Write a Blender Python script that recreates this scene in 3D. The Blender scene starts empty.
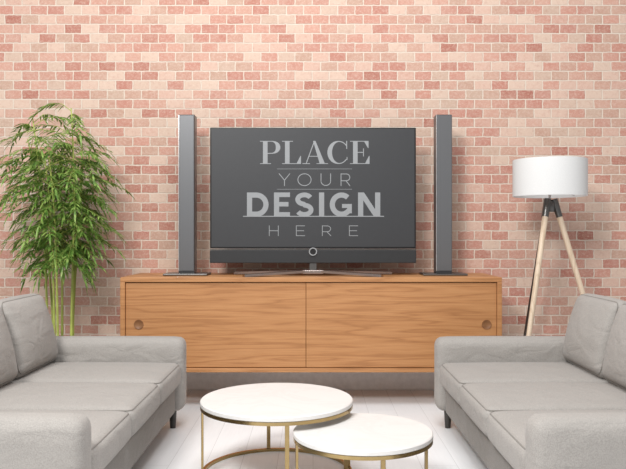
import bpy, bmesh, math, random
from mathutils import Vector, Matrix
random.seed(7)
C = bpy.context.scene.collection
PI = math.pi
F = 720.0; H = 1.09
bpy.context.scene.view_settings.view_transform = 'Standard'

# ------------------------------------------------------------ materials
def mat(name):
    m = bpy.data.materials.new(name); m.use_nodes = True
    nt = m.node_tree; b = nt.nodes['Principled BSDF']
    return m, nt, b
def N(nt, t, **kw):
    n = nt.nodes.new(t)
    for k, v in kw.items(): setattr(n, k, v)
    return n
def coords(nt, scale=(1,1,1)):
    tc = N(nt, 'ShaderNodeTexCoord'); mp = N(nt, 'ShaderNodeMapping')
    mp.inputs['Scale'].default_value = scale
    nt.links.new(tc.outputs['Object'], mp.inputs['Vector'])
    return mp.outputs['Vector']
def ramp(nt, fac, stops, interp='LINEAR'):
    r = N(nt, 'ShaderNodeValToRGB'); cr = r.color_ramp; cr.interpolation = interp
    while len(cr.elements) < len(stops): cr.elements.new(0.5)
    for e, (p, c) in zip(cr.elements, stops):
        e.position = p; e.color = (c[0], c[1], c[2], 1)
    nt.links.new(fac, r.inputs['Fac'])
    return r.outputs['Color']
def noise(nt, vec, scale, detail=4, rough=0.55, dist=0.0):
    n = N(nt, 'ShaderNodeTexNoise')
    n.inputs['Scale'].default_value = scale; n.inputs['Detail'].default_value = detail
    n.inputs['Roughness'].default_value = rough; n.inputs['Distortion'].default_value = dist
    nt.links.new(vec, n.inputs['Vector'])
    return n.outputs['Fac']
def bump(nt, b, hgt, strength=0.2, dist=0.01):
    bp = N(nt, 'ShaderNodeBump'); bp.inputs['Strength'].default_value = strength
    bp.inputs['Distance'].default_value = dist
    nt.links.new(hgt, bp.inputs['Height']); nt.links.new(bp.outputs['Normal'], b.inputs['Normal'])
def mixc(nt, fac, a, b_, mode='MIX'):
    m = N(nt, 'ShaderNodeMix', data_type='RGBA', blend_type=mode)
    for i, v in ((0, fac), (6, a), (7, b_)):
        if hasattr(v, 'links'): nt.links.new(v, m.inputs[i])
        elif i == 0: m.inputs[0].default_value = v
        else: m.inputs[i].default_value = (v[0], v[1], v[2], 1)
    return m.outputs[2]
def simple(name, col, rough=0.5, metal=0.0, var=0.06, scale=30):
    m, nt, b = mat(name)
    v = coords(nt); f = noise(nt, v, scale)
    c = ramp(nt, f, [(0.3, [x*(1-var) for x in col]), (0.7, [min(1, x*(1+var)) for x in col])])
    nt.links.new(c, b.inputs['Base Color'])
    b.inputs['Roughness'].default_value = rough; b.inputs['Metallic'].default_value = metal
    return m

def brick_mat():
    m, nt, b = mat('pink_brick')
    tc = N(nt, 'ShaderNodeTexCoord'); sp = N(nt, 'ShaderNodeSeparateXYZ'); cb = N(nt, 'ShaderNodeCombineXYZ')
    nt.links.new(tc.outputs['Object'], sp.inputs[0])
    nt.links.new(sp.outputs['X'], cb.inputs['X']); nt.links.new(sp.outputs['Z'], cb.inputs['Y'])
    nz = N(nt, 'ShaderNodeTexNoise'); nz.inputs['Scale'].default_value = 30; nz.inputs['Detail'].default_value = 4
    nt.links.new(cb.outputs[0], nz.inputs['Vector'])
    va = N(nt, 'ShaderNodeVectorMath', operation='SCALE'); va.inputs['Scale'].default_value = 0.012
    nt.links.new(nz.outputs['Color'], va.inputs[0])
    vb = N(nt, 'ShaderNodeVectorMath', operation='ADD')
    nt.links.new(cb.outputs[0], vb.inputs[0]); nt.links.new(va.outputs[0], vb.inputs[1])
    br = N(nt, 'ShaderNodeTexBrick'); br.offset = 0.5
    br.inputs['Scale'].default_value = 1; br.inputs['Brick Width'].default_value = 0.120
    br.inputs['Row Height'].default_value = 0.066; br.inputs['Mortar Size'].default_value = 0.0046
    br.inputs['Mortar Smooth'].default_value = 0.35
    br.inputs['Color1'].default_value = (0,0,0,1); br.inputs['Color2'].default_value = (1,1,1,1)
    br.inputs['Mortar'].default_value = (0.5,0.5,0.5,1)
    nt.links.new(vb.outputs[0], br.inputs['Vector'])
    pal = ramp(nt, br.outputs['Color'], [
        (0.0, (0.38,0.14,0.10)), (0.13, (0.53,0.255,0.195)), (0.28, (0.48,0.31,0.235)), (0.42, (0.57,0.31,0.24)),
        (0.56, (0.45,0.185,0.14)), (0.70, (0.60,0.39,0.31)), (0.86, (0.64,0.48,0.385)), (1.0, (0.50,0.35,0.27))])
    f1 = noise(nt, cb.outputs[0], 11, 5, 0.65)
    f2 = noise(nt, cb.outputs[0], 55, 5, 0.85)
    f4 = noise(nt, cb.outputs[0], 34, 4, 0.7)
    c = mixc(nt, ramp(nt, f1, [(0.42,(0,0,0)),(0.8,(0.35,)*3)]), pal, (0.64,0.47,0.38))
    c = mixc(nt, ramp(nt, f2, [(0.47,(0,0,0)),(0.68,(0.55,)*3)]), c, (0.70,0.56,0.47))
    c = mixc(nt, ramp(nt, f4, [(0.52,(0,0,0)),(0.75,(0.45,)*3)]), c, (0.42,0.20,0.155))
    c = mixc(nt, br.outputs['Fac'], c, (0.70,0.60,0.505))
    nt.links.new(c, b.inputs['Base Color']); b.inputs['Roughness'].default_value = 0.9
    inv = N(nt, 'ShaderNodeMath', operation='MULTIPLY_ADD'); inv.inputs[1].default_value = -1; inv.inputs[2].default_value = 1
    nt.links.new(br.outputs['Fac'], inv.inputs[0])
    ad = N(nt, 'ShaderNodeMath', operation='MULTIPLY_ADD'); ad.inputs[1].default_value = 0.5
    nt.links.new(f2, ad.inputs[0]); nt.links.new(inv.outputs[0], ad.inputs[2])
    bump(nt, b, ad.outputs[0], 0.7, 0.006)
    return m

def floor_mat():
    m, nt, b = mat('white_planks')
    tc = N(nt, 'ShaderNodeTexCoord'); sp = N(nt, 'ShaderNodeSeparateXYZ'); cb = N(nt, 'ShaderNodeCombineXYZ')
    nt.links.new(tc.outputs['Object'], sp.inputs[0])
    nt.links.new(sp.outputs['Y'], cb.inputs['X']); nt.links.new(sp.outputs['X'], cb.inputs['Y'])
    br = N(nt, 'ShaderNodeTexBrick'); br.offset = 0.37
    br.inputs['Scale'].default_value = 1; br.inputs['Brick Width'].default_value = 1.7
    br.inputs['Row Height'].default_value = 0.17; br.inputs['Mortar Size'].default_value = 0.0014
    br.inputs['Color1'].default_value = (0.85,0.86,0.875,1); br.inputs['Color2'].default_value = (0.89,0.90,0.915,1)
    br.inputs['Mortar'].default_value = (0.62,0.62,0.63,1)
    nt.links.new(cb.outputs[0], br.inputs['Vector'])
    mp = N(nt, 'ShaderNodeMapping'); mp.inputs['Scale'].default_value = (2, 30, 1)
    nt.links.new(cb.outputs[0], mp.inputs['Vector'])
    f = noise(nt, mp.outputs[0], 2.5, 6, 0.6, 0.4)
    c = mixc(nt, ramp(nt, f, [(0.4,(0,0,0)),(0.7,(0.3,)*3)]), br.outputs['Color'], (0.76,0.77,0.78))
    nt.links.new(c, b.inputs['Base Color']); b.inputs['Roughness'].default_value = 0.42
    return m

def wood_mat(name, cols, s=(0.8, 0.8, 14), rings=12):
    m, nt, b = mat(name)
    v = coords(nt, s)
    f = noise(nt, v, 1.2, 3, 0.45, 0.1)
    w = N(nt, 'ShaderNodeMath', operation='MULTIPLY'); w.inputs[1].default_value = rings
    nt.links.new(f, w.inputs[0])
    fr = N(nt, 'ShaderNodeMath', operation='PINGPONG'); fr.inputs[1].default_value = 1
    nt.links.new(w.outputs[0], fr.inputs[0])
    c = ramp(nt, fr.outputs[0], [(0.0, [x*.6+y*.4 for x,y in zip(cols[0],cols[1])]), (0.35, cols[1]), (1.0, cols[2])])
    v2 = coords(nt, (s[0]*3, s[1]*3, s[2]*18) if s[2] > s[0] else (s[0]*16, s[1]*16, s[2]*3))
    f2 = noise(nt, v2, 2.0, 5, 0.7)
    c = mixc(nt, ramp(nt, f2, [(0.42,(0,0,0)),(0.72,(0.6,)*3)]), c, cols[0])
    nt.links.new(c, b.inputs['Base Color']); b.inputs['Roughness'].default_value = 0.5
    return m

def fabric_mat(name, col):
    m, nt, b = mat(name)
    v = coords(nt)
    f = noise(nt, v, 260, 3); f2 = noise(nt, v, 5, 3)
    c = ramp(nt, f, [(0.3, [x*0.84 for x in col]), (0.7, [x*1.14 for x in col])])
    c = mixc(nt, ramp(nt, f2, [(0.35,(0,0,0)),(0.7,(0.25,)*3)]), c, [x*0.86 for x in col])
    nt.links.new(c, b.inputs['Base Color']); b.inputs['Roughness'].default_value = 1.0
    b.inputs['Specular IOR Level'].default_value = 0.1
    b.inputs['Sheen Weight'].default_value = 0.12
    f3 = noise(nt, coords(nt, (1,1,2)), 6, 3, 0.45, 0.9)
    ad = N(nt, 'ShaderNodeMath', operation='MULTIPLY_ADD'); ad.inputs[1].default_value = 9
    nt.links.new(f3, ad.inputs[0]); nt.links.new(f, ad.inputs[2])
    bump(nt, b, ad.outputs[0], 0.45, 0.003)
    return m

def marble_mat():
    m, nt, b = mat('white_marble')
    f = noise(nt, coords(nt), 4, 7, 0.6, 1.2)
    c = ramp(nt, f, [(0.44,(0.755,0.74,0.72)),(0.5,(0.72,0.705,0.685)),(0.56,(0.755,0.74,0.72))])
    nt.links.new(c, b.inputs['Base Color']); b.inputs['Roughness'].default_value = 0.36
    return m

def leaf_mat():
    m, nt, b = mat('leaf_green')
    v = coords(nt); f = noise(nt, v, 26, 3)
    c = ramp(nt, f, [(0.3,(0.05,0.13,0.022)),(0.48,(0.15,0.28,0.05)),(0.68,(0.40,0.53,0.15))])
    nt.links.new(c, b.inputs['Base Color']); b.inputs['Roughness'].default_value = 0.38
    tr = N(nt, 'ShaderNodeBsdfTranslucent'); nt.links.new(c, tr.inputs['Color'])
    mx = N(nt, 'ShaderNodeMixShader'); mx.inputs[0].default_value = 0.3
    out = nt.nodes['Material Output']
    nt.links.new(b.outputs[0], mx.inputs[1]); nt.links.new(tr.outputs[0], mx.inputs[2])
    nt.links.new(mx.outputs[0], out.inputs['Surface'])
    return m

M = dict(
    brick=brick_mat(), floor=floor_mat(),
    oak=wood_mat('oak', [(0.32,0.135,0.047),(0.48,0.225,0.087),(0.53,0.262,0.107)]),
    oak_dark=wood_mat('oak_dark', [(0.17,0.075,0.030),(0.24,0.105,0.042),(0.27,0.125,0.05)]),
    ash=wood_mat('ash', [(0.52,0.38,0.26),(0.68,0.54,0.40),(0.74,0.60,0.46)], (9,9,1.1)),
    base=simple('skirting_white', (0.84,0.84,0.84), 0.5),
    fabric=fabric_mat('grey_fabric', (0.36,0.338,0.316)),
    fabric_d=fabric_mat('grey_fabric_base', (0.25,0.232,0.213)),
    foot=simple('dark_foot', (0.04,0.035,0.03), 0.4),
    marble=marble_mat(),
    gold=simple('brass', (0.40,0.29,0.135), 0.22, 1.0),
    screen=simple('screen_charcoal', (0.033,0.034,0.037), 0.5, 0, 0.03),
    bezel=simple('bezel_black', (0.012,0.011,0.011), 0.3),
    letter=simple('letter_grey', (0.27,0.28,0.29), 0.6, 0, 0.02),
    bar=simple('soundbar_grey', (0.020,0.021,0.023), 0.55),
    silver=simple('silver', (0.62,0.61,0.61), 0.25, 1.0),
    foot_m=simple('coppery_metal', (0.44,0.37,0.34), 0.25, 1.0),
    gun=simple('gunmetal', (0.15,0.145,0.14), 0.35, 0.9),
    grille=simple('speaker_grille', (0.14,0.142,0.148), 0.4, 0.4, 0.03, 400),
    spk=simple('speaker_body', (0.06,0.06,0.063), 0.3, 0.4),
    shade=simple('shade_linen', (0.70,0.70,0.695), 0.8, 0, 0.03, 200),
    leaf=leaf_mat(),
    cane=simple('cane_green', (0.38,0.44,0.10), 0.5, 0, 0.25, 12),
    pot=simple('pot_white', (0.55,0.54,0.52), 0.5),
    soil=simple('soil', (0.05,0.035,0.025), 0.95, 0, 0.4, 60),
)

# ------------------------------------------------------------ helpers
def obj(name, bm, m, parent=None, smooth=False, label=None):
    me = bpy.data.meshes.new(name)
    bmesh.ops.recalc_face_normals(bm, faces=bm.faces)
    bm.to_mesh(me); bm.free()
    me.materials.append(m)
    if smooth:
        for p in me.polygons: p.use_smooth = True
        try: me.set_sharp_from_angle(angle=math.radians(40))
        except Exception: pass
    o = bpy.data.objects.new(name, me); C.objects.link(o)
    if parent: o.parent = parent
    if label: o['label'] = label
    return o
def thing(name, label, cat, loc=(0,0,0), rz=0, group=None):
    o = bpy.data.objects.new(name, None); C.objects.link(o)
    o.location = loc; o.rotation_euler = (0,0,rz); o['label'] = label; o['category'] = cat
    o.empty_display_size = 0.1
    if group: o['group'] = group
    return o
def dup(root, loc, rz, label):
    r = root.copy(); C.objects.link(r); r.location = loc; r.rotation_euler = (0,0,rz); r['label'] = label
    for ch in list(root.children):
        c = ch.copy(); C.objects.link(c); c.parent = r
        for g in ch.children:
            d = g.copy(); C.objects.link(d); d.parent = c
    return r
def box(bm, a, b, bev=0.0, seg=2):
    r = bmesh.ops.create_cube(bm, size=1)
    vs = r['verts']
    for v in vs:
        for i in range(3): v.co[i] = (a[i]+b[i])/2 + v.co[i]*(b[i]-a[i])
    if bev > 0:
        es = list({e for v in vs for e in v.link_edges})
        bmesh.ops.bevel(bm, geom=es, offset=bev, segments=seg, profile=0.5, affect='EDGES')
def nbox(a, b, bev=0.0, seg=2):
    bm = bmesh.new(); box(bm, a, b, bev, seg); return bm
def tube(bm, pts, rads, n=10, cap=True, loop=False):
    rings = []; m_ = len(pts)
    for i, p in enumerate(pts):
        p = Vector(p)
        if loop: d = (Vector(pts[(i+1)%m_]) - Vector(pts[i-1])).normalized()
        else: d = (Vector(pts[min(i+1, m_-1)]) - Vector(pts[max(i-1, 0)])).normalized()
        up = Vector((0,0,1)) if abs(d.z) < 0.9 else Vector((0,1,0))
        if loop: up = loop
        x = d.cross(up).normalized(); y = d.cross(x)
        r = rads[i] if hasattr(rads, '__len__') else rads
        rings.append([bm.verts.new(p + x*math.cos(2*PI*k/n)*r + y*math.sin(2*PI*k/n)*r) for k in range(n)])
    pr = list(zip(rings, rings[1:]))
    if loop: pr.append((rings[-1], rings[0]))
    for a, b in pr:
        for k in range(n): bm.faces.new((a[k], a[(k+1)%n], b[(k+1)%n], b[k]))
    if cap and not loop: bm.faces.new(rings[0]); bm.faces.new(rings[-1])
def lathe(bm, prof, n=64, c=(0,0,0), closed=False):
    rings = []
    for r, z in prof:
        if r < 1e-6: rings.append([bm.verts.new((c[0], c[1], c[2]+z))])
        else: rings.append([bm.verts.new((c[0]+r*math.cos(2*PI*k/n), c[1]+r*math.sin(2*PI*k/n), c[2]+z)) for k in range(n)])
    pr = list(zip(rings, rings[1:]))
    if closed: pr.append((rings[-1], rings[0]))
    for a, b in pr:
        for k in range(n):
            if len(a) == 1 and len(b) == 1: continue
            if len(a) == 1: bm.faces.new((a[0], b[k], b[(k+1)%n]))
            elif len(b) == 1: bm.faces.new((a[k], a[(k+1)%n], b[0]))
            else: bm.faces.new((a[k], a[(k+1)%n], b[(k+1)%n], b[k]))
def softbox(c, s, r, puff=(0,0,0), n=15, rot=0.0):
    bm = bmesh.new(); bmesh.ops.create_cube(bm, size=2)
    bmesh.ops.subdivide_edges(bm, edges=bm.edges[:], cuts=n, use_grid_fill=True)
    h = [x/2 for x in s]
    R = Matrix.Rotation(rot, 3, 'Y')
    for v in bm.verts:
        u = [math.sin(x*PI/2) for x in v.co]
        p = Vector([u[i]*h[i] for i in range(3)])
        inn = Vector([max(-(h[i]-r), min(h[i]-r, p[i])) for i in range(3)])
        d = p - inn
        if d.length > 1e-7: p = inn + d.normalized()*r
        for a in range(3):
            if puff[a]:
                b_, c_ = (a+1)%3, (a+2)%3
                p[a] += u[a]*puff[a]*(1-u[b_]**2)**0.7*(1-u[c_]**2)**0.7
        v.co = R @ p + Vector(c)
    return bm
def seam(c, s, r, axis, rot=0.0, rad=.003):
    h = [x/2 for x in s]; k = .72*r
    a = (axis+1)%3; b = (axis+2)%3
    ea, eb = h[a]-r+k, h[b]-r+k; rr = k
    R = Matrix.Rotation(rot, 3, 'Y'); pts = []
    for q, (sa, sb_) in enumerate(((1,1),(-1,1),(-1,-1),(1,-1))):
        for i in range(6):
            t = math.radians(90*q+90*i/5)
            p = [0,0,0]; p[a] = sa*(ea-rr)+rr*math.cos(t); p[b] = sb_*(eb-rr)+rr*math.sin(t); p[axis] = h[axis]-r+k
            pts.append(R @ Vector(p)+Vector(c))
    up = [0,0,0]; up[axis] = 1
    bm = bmesh.new(); tube(bm, pts, rad, 6, loop=(R @ Vector(up))); return bm

# ------------------------------------------------------------ setting
WY = 5.06
def struct(name, bm, m):
    o = obj(name, bm, m); o['kind'] = 'structure'; return o
struct('floor', nbox((-6,-3,-0.1), (6,WY,0)), M['floor'])
struct('wall_back', nbox((-6,WY,-0.1), (6,WY+0.2,4.2)), M['brick'])
struct('baseboard_back', nbox((-6,WY-0.016,0.0005), (6,WY-0.0005,0.128), 0.004), M['base'])

# ------------------------------------------------------------ console
cx0, cx1, cy0, cy1, cz0, cz1 = -1.214, 1.190, 4.53, WY-0.002, 0.222, 0.82
con = thing('media_console', 'long low oak media console with two sliding doors under the television', 'media console', ((cx0+cx1)/2, (cy0+cy1)/2, cz0))
ox, oy, oz = con.location
def cl(a): return (a[0]-ox, a[1]-oy, a[2]-oz)
def cb(name, a, b, m='oak', bev=0.003, parent=con): return obj(name, nbox(cl(a), cl(b), bev), M[m], parent)
T = 0.03
cb('top_panel', (cx0,cy0,cz1-T), (cx1,cy1,cz1), bev=0.003)
cb('bottom_panel', (cx0,cy0,cz0), (cx1,cy1,cz0+0.025))
for xa in (cx0, cx1-T): cb('side_panel', (xa,cy0,cz0+0.0252), (xa+T,cy1,cz1-T-0.0002))
cb('back_panel', (cx0+T+.001,cy1-0.015,cz0+0.026), (cx1-T-.001,cy1,cz1-T-.001), 'oak_dark', 0)
split = -0.044
for k, (xa, xb, dy, hx) in enumerate(((cx0+T+.002, split-.001, .014, -1.10), (split+.001, cx1-T-.002, .010, 1.095))):
    d = cb('door', (xa,cy0+dy,cz0+0.029), (xb,cy0+dy+.02,cz1-T-.004), bev=0.0025)
    bm = bmesh.new(); lathe(bm, [(0,.0005),(0.023,.0005),(0.026,.003),(0.030,.003),(0.031,-.001)], 32)
    bmesh.ops.rotate(bm, verts=bm.verts, cent=(0,0,0), matrix=Matrix.Rotation(PI/2, 3, 'X'))
    bmesh.ops.translate(bm, verts=bm.verts, vec=cl((hx, cy0+dy-.0005, 0.522)))
    obj('finger_pull', bm, M['oak_dark'], d, True, 'round dark wood finger pull')

# ------------------------------------------------------------ tv
ty = 4.75; s = F/ty
def X(px): return (px-313)/s
def Z(py): return (234.5-py)/s + H
tv = thing('television', 'flat widescreen television with lettering on dark screen', 'television', (0, ty, cz1))
def tl(x, y, z): return (x, y-ty, z-cz1)
def tb(name, a, b, m, bev=0.003, parent=tv, label=None): return obj(name, nbox(tl(*a), tl(*b), bev), M[m], parent, False, label)
tb('housing', (X(210),ty,Z(248.3)), (X(416),ty+.045,Z(127.5)), 'bezel', .004)
scr = tb('screen', (X(211.5),ty-.003,Z(247)), (X(414.5),ty+.001,Z(129)), 'screen', .001)
sb = tb('soundbar', (X(210),ty-.012,Z(263)), (X(416),ty+.05,Z(250)), 'bar', .004, label='dark grey speaker bar under the screen')
tb('trim_strip', (X(210),ty-.014,Z(249.6)), (X(416),ty+.045,Z(248.7)), 'gun', .001)
def disc(bm, x, z, y, prof):
    b2 = bmesh.new(); lathe(b2, prof, 40)
    bmesh.ops.rotate(b2, verts=b2.verts, cent=(0,0,0), matrix=Matrix.Rotation(PI/2, 3, 'X'))
    bmesh.ops.translate(b2, verts=b2.verts, vec=tl(x, y, z))
    me = bpy.data.meshes.new('t'); b2.to_mesh(me); b2.free(); bm.from_mesh(me); bpy.data.meshes.remove(me)
bm = bmesh.new(); disc(bm, 0, Z(251.5), ty-.014, [(0.020,0),(0.027,0),(0.027,.008),(0.020,.008)])
ring = obj('control_ring', bm, M['silver'], sb, True)
bm = bmesh.new(); disc(bm, 0, Z(251.5), ty-.013, [(0,.006),(0.021,.006),(0.021,0)]); obj('control_button', bm, M['bezel'], sb, True)
# stand
tb('stand_neck', (-.025,ty+.0,cz1+.022), (.025,ty+.03,Z(262.5)), 'gun', .004)
def bar(bm, p, q, w, t):
    p, q = Vector(p), Vector(q); d = (q-p); d.normalize()
    sd = Vector((-d.y, d.x, 0)).normalized()*w/2
    u = Vector((0,0,t))
    v = [bm.verts.new(x) for x in (p-sd, p+sd, q+sd, q-sd, p-sd+u, p+sd+u, q+sd+u, q-sd+u)]
    for f in ((0,1,2,3),(4,5,6,7),(0,1,5,4),(1,2,6,5),(2,3,7,6),(3,0,4,7)): bm.faces.new([v[i] for i in f])
for sx, sy in ((-1,-1),(1,-1),(-1,1),(1,1)):
    bm = bmesh.new()
    bar(bm, (sx*.02, .015+sy*.005, .020), (sx*(.44 if sy < 0 else .53), -.01+sy*.17, .0005), .046, .016)
    obj('stand_leg', bm, M['foot_m'], tv)
obj('stand_plate', nbox((-.07,-.03,.010), (.07,.055,.036), .004), M['foot_m'], tv)

# lettering in photo units on the screen plane
lt = bmesh.new()
LY = [ty-.0034]
def V2(x, y): return lt.verts.new(tl(X(x), LY[0], Z(y)))
def poly(pts):
    lt.faces.new([V2(*p) for p in pts]); LY[0] -= .00002
def rect(x0, y0, x1, y1): poly([(x0,y0),(x1,y0),(x1,y1),(x0,y1)])
def stroke(pts, w, w2=None):
    n = len(pts); L = []; R = []
    for i, p in enumerate(pts):
        a = pts[max(i-1,0)]; b = pts[min(i+1,n-1)]
        dx, dy = b[0]-a[0], b[1]-a[1]; l = math.hypot(dx,dy) or 1
        k = w[i] if hasattr(w,'__len__') else w
        nx, ny = -dy/l*k/2, dx/l*k/2
        L.append(V2(p[0]+nx,p[1]+ny)); R.append(V2(p[0]-nx,p[1]-ny))
    for i in range(n-1): lt.faces.new((L[i],L[i+1],R[i+1],R[i]))
    LY[0] -= .00002
def arc(cx, cy, rx, ry, a0, a1, n=24):
    return [(cx+rx*math.cos(math.radians(a0+(a1-a0)*i/n)), cy-ry*math.sin(math.radians(a0+(a1-a0)*i/n))) for i in range(n+1)]
# PLACE: high contrast serif
t, b = 141.0, 164.0; st = 4.6; hl = 0.7
def stem(x): rect(x, t, x+st, b)
def ser(x0, x1, y): rect(x0, y, x1, y+hl)
x = 260                                                   # P
stem(x+3); ser(x, x+11, b-hl); ser(x, x+12, t)
pa = arc(x+11.5, t+6.4, 6.6, 6.0, 90, -90, 24); stroke(pa, [0.8+3.8*math.cos(math.radians(90-180*i/24))**2 for i in range(25)])
rect(x+7, t+12, x+12, t+12.8)
x = 282                                                   # L
stem(x+3); ser(x, x+11, t); ser(x, x+19, b-hl); poly([(x+19,b),(x+19,b-8),(x+18.4,b-8),(x+14.6,b-.5),(x+14.6,b)])
x = 302                                                   # A
stroke([(x+4,b),(x+12.5,t)], 0.9); poly([(x+11,t),(x+13.5,t),(x+23,b),(x+17.8,b)]); ser(x+0.5, x+8, b-hl); ser(x+14.5, x+26, b-hl); rect(x+6.5, b-8, x+18, b-7.3)
x = 328                                                   # C
cc = arc(x+11, (t+b)/2, 9.3, 11.0, 38, 322, 40)
stroke(cc, [0.9+3.8*max(0, -math.cos(math.radians(38+284*i/40)))**1.4 for i in range(41)])
rect(x+18.2, t, x+19.1, t+8); rect(x+18.6, b-7, x+19.4, b-4)
x = 350                                                   # E
stem(x+3); ser(x, x+18.5, t); ser(x, x+19.5, b-hl); rect(x+7, t+11, x+13.5, t+11.8); rect(x+13, t+7.5, x+13.8, t+15.5)
poly([(x+18.5,t),(x+18.5,t+7),(x+17.9,t+7),(x+14,t+.5),(x+14,t)]); poly([(x+19.5,b),(x+19.5,b-8),(x+18.9,b-8),(x+15,b-.5),(x+15,b)])
rect(277, 168.8, 352, 169.15); rect(277, 189.1, 352, 189.45)
# YOUR
w = 0.75; t, b = 173.5, 186.0; m_ = (t+b)/2
x = 279; stroke([(x,t),(x+5.5,m_+.5)], w); stroke([(x+11,t),(x+5.5,m_+.5)], w); stroke([(x+5.5,m_),(x+5.5,b)], w)
stroke(arc(304.5, m_, 6.6, 5.9, 0, 360, 40), w)
x = 321; stroke([(x,t),(x,b-4.5)]+arc(x+4.8, b-4.9, 4.8, 4.4, 180, 360, 16)+[(x+9.6,t)], w)
x = 341; stroke([(x,t),(x,b)], w); stroke([(x,t+.5),(x+5,t+.5)]+arc(x+5.2, t+3.9, 3.6, 3.4, 90, -90, 14)+[(x,t+7.3)], w); stroke([(x+5,t+7.3),(x+9,b)], w)
# DESIGN
t, b = 192.5, 216.8; w = 5.2; hgt = b-t
x = 247; rect(x,t,x+w,b); stroke([(x+4,t+w/2),(x+9,t+w/2)]+arc(x+9.4, (t+b)/2, 9.6, hgt/2-w/2, 90, -90, 24)+[(x+4,b-w/2)], w)
x = 274; rect(x,t,x+w,b); rect(x+w,t,x+16,t+4.6); rect(x+w,b-4.6,x+16,b); rect(x+w,t+9.5,x+14.5,t+14)
x = 295; stroke(arc(x+9.3, t+7, 6.6, 4.6, 25, 265, 20)+arc(x+9.3, b-6.9, 6.8, 4.6, 85, -155, 20), 4.8)
x = 319; rect(x,t,x+w,b)
x = 330; stroke(arc(x+11.5, (t+b)/2, 9.2, hgt/2-w/2, 48, 320, 34), w); rect(x+17,t+11.5,x+21.8,b-3.5); rect(x+12,t+11.5,x+18,t+15.5)
x = 358; rect(x,t,x+w,b); rect(x+17,t,x+17+w,b); poly([(x,t),(x+6,t),(x+22,b),(x+16,b)])
rect(243, 215.9, 384, 216.8)
# HERE
w = 0.65; t, b = 225.5, 236.0
def lE(x):
    rect(x,t,x+w,b); rect(x,t,x+9,t+w); rect(x,b-w,x+9,b); rect(x,(t+b)/2-.33,x+8,(t+b)/2+.33)
x = 269; rect(x,t,x+w,b); rect(x+9,t,x+9+w,b); rect(x,(t+b)/2-.33,x+9,(t+b)/2+.33)
lE(296)
x = 322; rect(x,t,x+w,b); stroke([(x,t+.4),(x+5,t+.4)]+arc(x+5.2, t+3.3, 3.4, 2.9, 90, -90, 14)+[(x,t+6.2)], w); stroke([(x+5,t+6.2),(x+9,b)], w)
lE(349)
obj('lettering', lt, M['letter'], scr)

# ------------------------------------------------------------ tower speakers
def tower(px, label):
    sy = 4.80; sc = F/sy
    r = thing('tower_speaker', label, 'speaker', ((px-313)/sc, sy, cz1), 0, 'tower speakers beside the television')
    top = (234.5-115.5)/sc + H - cz1
    obj('cabinet', nbox((-.053,-.04,.014), (.053,.06,top), .003), M['spk'], r)
    obj('grille', nbox((-.044,-.046,.03), (.050,-.0385,top-.006), .002), M['grille'], r, False, 'grey front grille')
    obj('edge_strip', nbox((-.053,-.044,.03), (-.046,-.0405,top-.004), .001), M['silver'], r)
    obj('base_plate', nbox((-.145,-.10,.0005), (.145,.10,.0135), .004), M['gun'], r)
    return r
tower(187.5, 'slim grey tower speaker on the console, on the plant side of the television')
tower(443, 'slim grey tower speaker on the console, on the floor lamp side of the television')

# ------------------------------------------------------------ sofa
def make_sofa(label):
    r = thing('sofa', label, 'sofa', (-1.24, 3.19, 0), 0)
    L = .95; A = .14
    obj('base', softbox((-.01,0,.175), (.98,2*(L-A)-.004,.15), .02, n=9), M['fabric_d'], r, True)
    for sg in (-1, 1):
        obj('armrest', softbox((0, sg*(L-A/2), .305), (1.04, A, .41), .048, (.0,.005,.004), n=17), M['fabric'], r, True)
    obj('backrest_frame', softbox((-.475,0,.40), (.11,2*(L-A)-.004,.50), .03, n=13), M['fabric'], r, True)
    for k in (-1,0,1):
        a = ((.055, k*.54, .3175), (.91,.532,.128), .036)
        o = obj('seat_cushion', softbox(*a, (.008,.0,.018), n=17), M['fabric'], r, True)
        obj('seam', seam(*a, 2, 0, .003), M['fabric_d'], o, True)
        a = ((-.285, k*.54, .568), (.155,.527,.385), .042)
        o = obj('back_cushion', softbox(*a, (.055,.0,.010), n=19, rot=-.26), M['fabric'], r, True)
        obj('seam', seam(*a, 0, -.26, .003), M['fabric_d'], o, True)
    for sx in (-.45,.45):
        for sg in (-1,1):
            bm = bmesh.new(); lathe(bm, [(0,0),(.016,0),(.022,.105),(0,.105)], 20, (sx, sg*.87, 0.0005)); obj('foot', bm, M['foot'], r, True)
    return r
so = make_sofa('grey fabric three-seat sofa in front of the leafy plant')
dup(so, (1.21, 3.19, 0), PI, 'grey fabric three-seat sofa in front of the tripod floor lamp')

# ------------------------------------------------------------ tables
def table(label, x, y, R, top, ring, rot, th=.021):
    t = thing('coffee_table', label, 'coffee table', (x, y, 0), 0)
    bm = bmesh.new(); lathe(bm, [(0,top-th),(R-.003,top-th),(R,top-th+.003),(R,top-.004),(R-.004,top),(0,top)], 96)
    obj('tabletop', bm, M['marble'], t, True)
    fr = R-.010
    bm = bmesh.new(); lathe(bm, [(fr-.012,top-th-.015),(R-.0005,top-th-.015),(R-.0005,top-th-.0005),(fr-.012,top-th-.0005)], 96, closed=True)
    obj('top_ring', bm, M['gold'], t, True)
    for k in range(4):
        a = math.radians(rot+90*k)
        b2 = nbox((fr-.0055,-.009,.0005 if not ring else .0145), (fr+.005,.009,top-th-.0155), .0015)
        bmesh.ops.rotate(b2, verts=b2.verts, cent=(0,0,0), matrix=Matrix.Rotation(a, 3, 'Z'))
        obj('leg', b2, M['gold'], t)
    if ring:
        bm = bmesh.new(); lathe(bm, [(fr-.009,.0005),(fr+.007,.0005),(fr+.007,.014),(fr-.009,.014)], 96, closed=True)
        obj('base_ring', bm, M['gold'], t, True)
table('larger and taller round white coffee table with brass frame', -.165, 3.29, .347, .342, True, 10)
table('smaller and lower round white coffee table with brass legs', .206, 2.98, .288, .280, False, 12)

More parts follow.
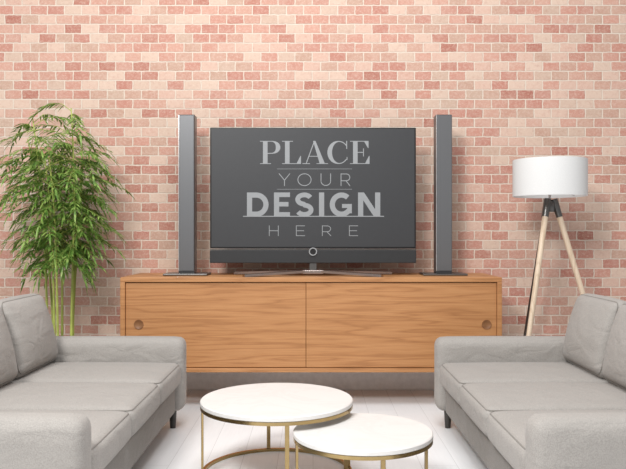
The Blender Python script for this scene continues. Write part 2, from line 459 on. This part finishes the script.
# ------------------------------------------------------------ lamp
lx, ly = 1.512, 4.60
lamp = thing('floor_lamp', 'tripod floor lamp with wooden legs and white drum shade', 'floor lamp', (lx, ly, 0))
z0, z1, R = 1.333, 1.566, .229
bm = bmesh.new(); lathe(bm, [(R,z0),(R,z1),(R-.004,z1),(R-.004,z0)], 72, closed=True); sh = obj('lamp_shade', bm, M['shade'], lamp, True)
bm = bmesh.new()
for k in range(3):
    a = 2*PI*k/3+.5; tube(bm, [(0.01*math.cos(a),0.01*math.sin(a),z0+.04),((R-.005)*math.cos(a),(R-.005)*math.sin(a),z0+.012)], .003, 6)
obj('shade_fitter', bm, M['silver'], sh)
bm = bmesh.new(); lathe(bm, [(0,1.235),(.03,1.235),(.036,1.245),(.036,1.292),(.03,1.30),(0,1.30)], 32); obj('hub', bm, M['gun'], lamp, True, 'dark metal hub')
bm = bmesh.new(); tube(bm, [(0,0,1.30),(0,0,1.38)], .008, 12); obj('stem', bm, M['silver'], lamp, True)
bm = bmesh.new(); lathe(bm, [(0,1.38),(.015,1.38),(.018,1.40),(.035,1.44),(.03,1.475),(0,1.49)], 24); obj('bulb', bm, M['shade'], lamp, True)
for a in (-15, 105, 225):
    ca, sa = math.cos(math.radians(a)), math.sin(math.radians(a)); bm = bmesh.new()
    P0 = Vector((.03*ca,.03*sa,1.305)); P1 = Vector((.40*ca,.40*sa,.012))
    rear = a == 105  # shading of the rear leg is put into its colour, gunmetal instead of ash
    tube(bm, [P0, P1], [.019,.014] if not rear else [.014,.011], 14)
    lg = obj('leg', bm, M['gun'] if rear else M['ash'], lamp, True, 'rear leg with its shading painted in dark' if rear else None)
    bm = bmesh.new(); tube(bm, [P0.lerp(P1,-.008), P0.lerp(P1,.08)], [.0215,.0205], 14); obj('ferrule', bm, M['gun'], lg, True, 'dark metal ferrule at the leg top')
    bm = bmesh.new(); tube(bm, [(.4*ca,.4*sa,.013),(.403*ca,.403*sa,.0005)], .015, 14); obj('rubber_foot', bm, M['foot'], lg, True)

# ------------------------------------------------------------ plant
px, py = -1.61, 4.62
pl = thing('potted_bamboo', 'tall leafy green bamboo plant with thin canes beside the console', 'plant', (px, py, 0))
bm = bmesh.new(); lathe(bm, [(0,.0005),(.13,.0005),(.14,.01),(.175,.34),(.175,.36),(.16,.36),(.155,.31),(0,.31)], 48); obj('pot', bm, M['pot'], pl, True)
bm = bmesh.new(); lathe(bm, [(0,.312),(.150,.312),(.150,.335),(0,.34)], 32); obj('soil', bm, M['soil'], pl, True)
def env(z):
    P = [(.62,.06),(.74,.16),(.88,.27),(1.05,.35),(1.25,.40),(1.45,.42),(1.6,.41),(1.75,.34),(1.88,.21),(1.97,.06)]
    for (a, ra), (b, rb) in zip(P, P[1:]):
        if a <= z <= b: return ra+(rb-ra)*(z-a)/(b-a)
    return .05
def ctr(z): return -.02*max(0, (z-1.2)/.7)*2
fol = bmesh.new()
def leaf(p, d, L, W):
    d = d.normalized(); up = Vector((random.uniform(-.4,.4), random.uniform(-.4,.4), 1))
    sd = d.cross(up).normalized(); nn = sd.cross(d).normalized()
    prof = [(0,.0),(.12,.6),(.38,1),(.7,.7),(1,0)]
    pos = []
    for t_, w_ in prof:
        c = p + d*L*t_ + Vector((0,0,-1))*L*.38*t_*t_
        pos.append((c, w_*W/2))
    for c, _ in pos:
        if (py + c.y) > WY-.02: return
        if px + c.x > cx0-.02 and c.z < cz1+.03: return
    v0 = fol.verts.new(pos[0][0]); ring = [(v0,)]
    for c, w_ in pos[1:-1]:
        ring.append((fol.verts.new(c-sd*w_), fol.verts.new(c - nn*w_*.3), fol.verts.new(c+sd*w_)))
    ve = fol.verts.new(pos[-1][0])
    a = ring[1]; fol.faces.new((v0,a[0],a[1])); fol.faces.new((v0,a[1],a[2]))
    for a, b in zip(ring[1:], ring[2:]):
        fol.faces.new((a[0],b[0],b[1],a[1])); fol.faces.new((a[1],b[1],b[2],a[2]))
    a = ring[-1]; fol.faces.new((a[0],ve,a[1])); fol.faces.new((a[1],ve,a[2]))
twigs = bmesh.new()
canes = []
for k in range(9):
    a = 2*PI*k/9+random.uniform(-.3,.3); r0 = random.uniform(.06,.135)
    top = random.uniform(1.5,1.85) if k else 1.90
    lean = random.uniform(.05,.22) if k else .03
    bx, by = r0*math.cos(a), r0*math.sin(a)*.8
    pts = []
    for i in range(9):
        t_ = i/8; z = .33+(top-.33)*t_
        pts.append(Vector((bx+math.cos(a)*lean*t_**1.6+ctr(z)*t_, by+math.sin(a)*lean*.8*t_**1.6, z)))
    bm = bmesh.new(); tube(bm, pts, [.009-.0055*i/8 for i in range(9)], 8)
    obj('cane', bm, M['cane'], pl, True)
    canes.append(pts)
# arching fronds: each a branch that rises, spreads outward and carries paired fine leaflets
for ci, pts in enumerate(canes):
    top = pts[-1].z
    nb = 21
    for j in range(nb):
        z = .84+(top-.84)*(j+random.random())/nb
        t_ = (z-.33)/(top-.33)*8; i = min(7,int(t_)); q = pts[i].lerp(pts[i+1], t_-i)
        a = j*2.4+ci*.8+random.uniform(-.4,.4)
        e = env(z)
        rr = random.uniform(.6,1.0)
        tgt = Vector((ctr(z)+math.cos(a)*e*rr, math.sin(a)*min(e,.38)*rr, z-.02-.04*random.random()))
        up_ = .07+.04*random.random()
        pth = []
        for m in range(17):
            u = m/16
            pth.append(q.lerp(tgt,u)+Vector((0,0,up_*4*u*(1-u)*(1-.3*u))))
        tube(twigs, pth[::4], [.0025,.0021,.0017,.0013,.0008], 4, False)
        for m in range(3,17):
            p = pth[m]; dr = (pth[m]-pth[m-1]).normalized()
            hz = Vector((dr.x,dr.y,0)).normalized() if Vector((dr.x,dr.y,0)).length > 1e-4 else Vector((1,0,0))
            for sgn in (1,-1):
                if random.random() < .06: continue
                sd = Vector((-hz.y, hz.x, 0))*sgn
                d = hz*random.uniform(.6,.9)+sd*random.uniform(.4,.8)+Vector((0,0,random.uniform(-.35,.12)))
                Lf = random.uniform(.058,.088)*(1.1-.3*m/16)
                leaf(p, d, Lf, random.uniform(.0105,.0145))
        leaf(pth[-1], (pth[-1]-pth[-2]), .08, .014)
obj('branches', twigs, M['cane'], pl, True)
obj('foliage', fol, M['leaf'], pl, True)

# ------------------------------------------------------------ light, world, camera
w_ = bpy.data.worlds.new('world'); bpy.context.scene.world = w_; w_.use_nodes = True
w_.node_tree.nodes['Background'].inputs[0].default_value = (0.99,0.995,1.0,1)
w_.node_tree.nodes['Background'].inputs[1].default_value = 0.50
def area(name, loc, target, size, power, col=(1,1,1)):
    l = bpy.data.lights.new(name, 'AREA'); l.shape = 'SQUARE'; l.size = size; l.energy = power; l.color = col
    o = bpy.data.objects.new(name, l); C.objects.link(o); o.location = loc
    o.rotation_euler = (Vector(target)-Vector(loc)).to_track_quat('-Z','Y').to_euler()
area('key_light', (-1.7, -0.3, 3.9), (0.1, 4.6, 0.8), 1.1, 205, (1,0.99,0.97))
area('top_light', (0, 2.3, 4.4), (0, 2.9, 0), 1.8, 115)
cam = bpy.data.cameras.new('camera'); co = bpy.data.objects.new('camera', cam); C.objects.link(co)
co.location = (0,0,H); co.rotation_euler = (PI/2,0,0)
cam.sensor_width = 36; cam.lens = F/626*36
bpy.context.scene.camera = co
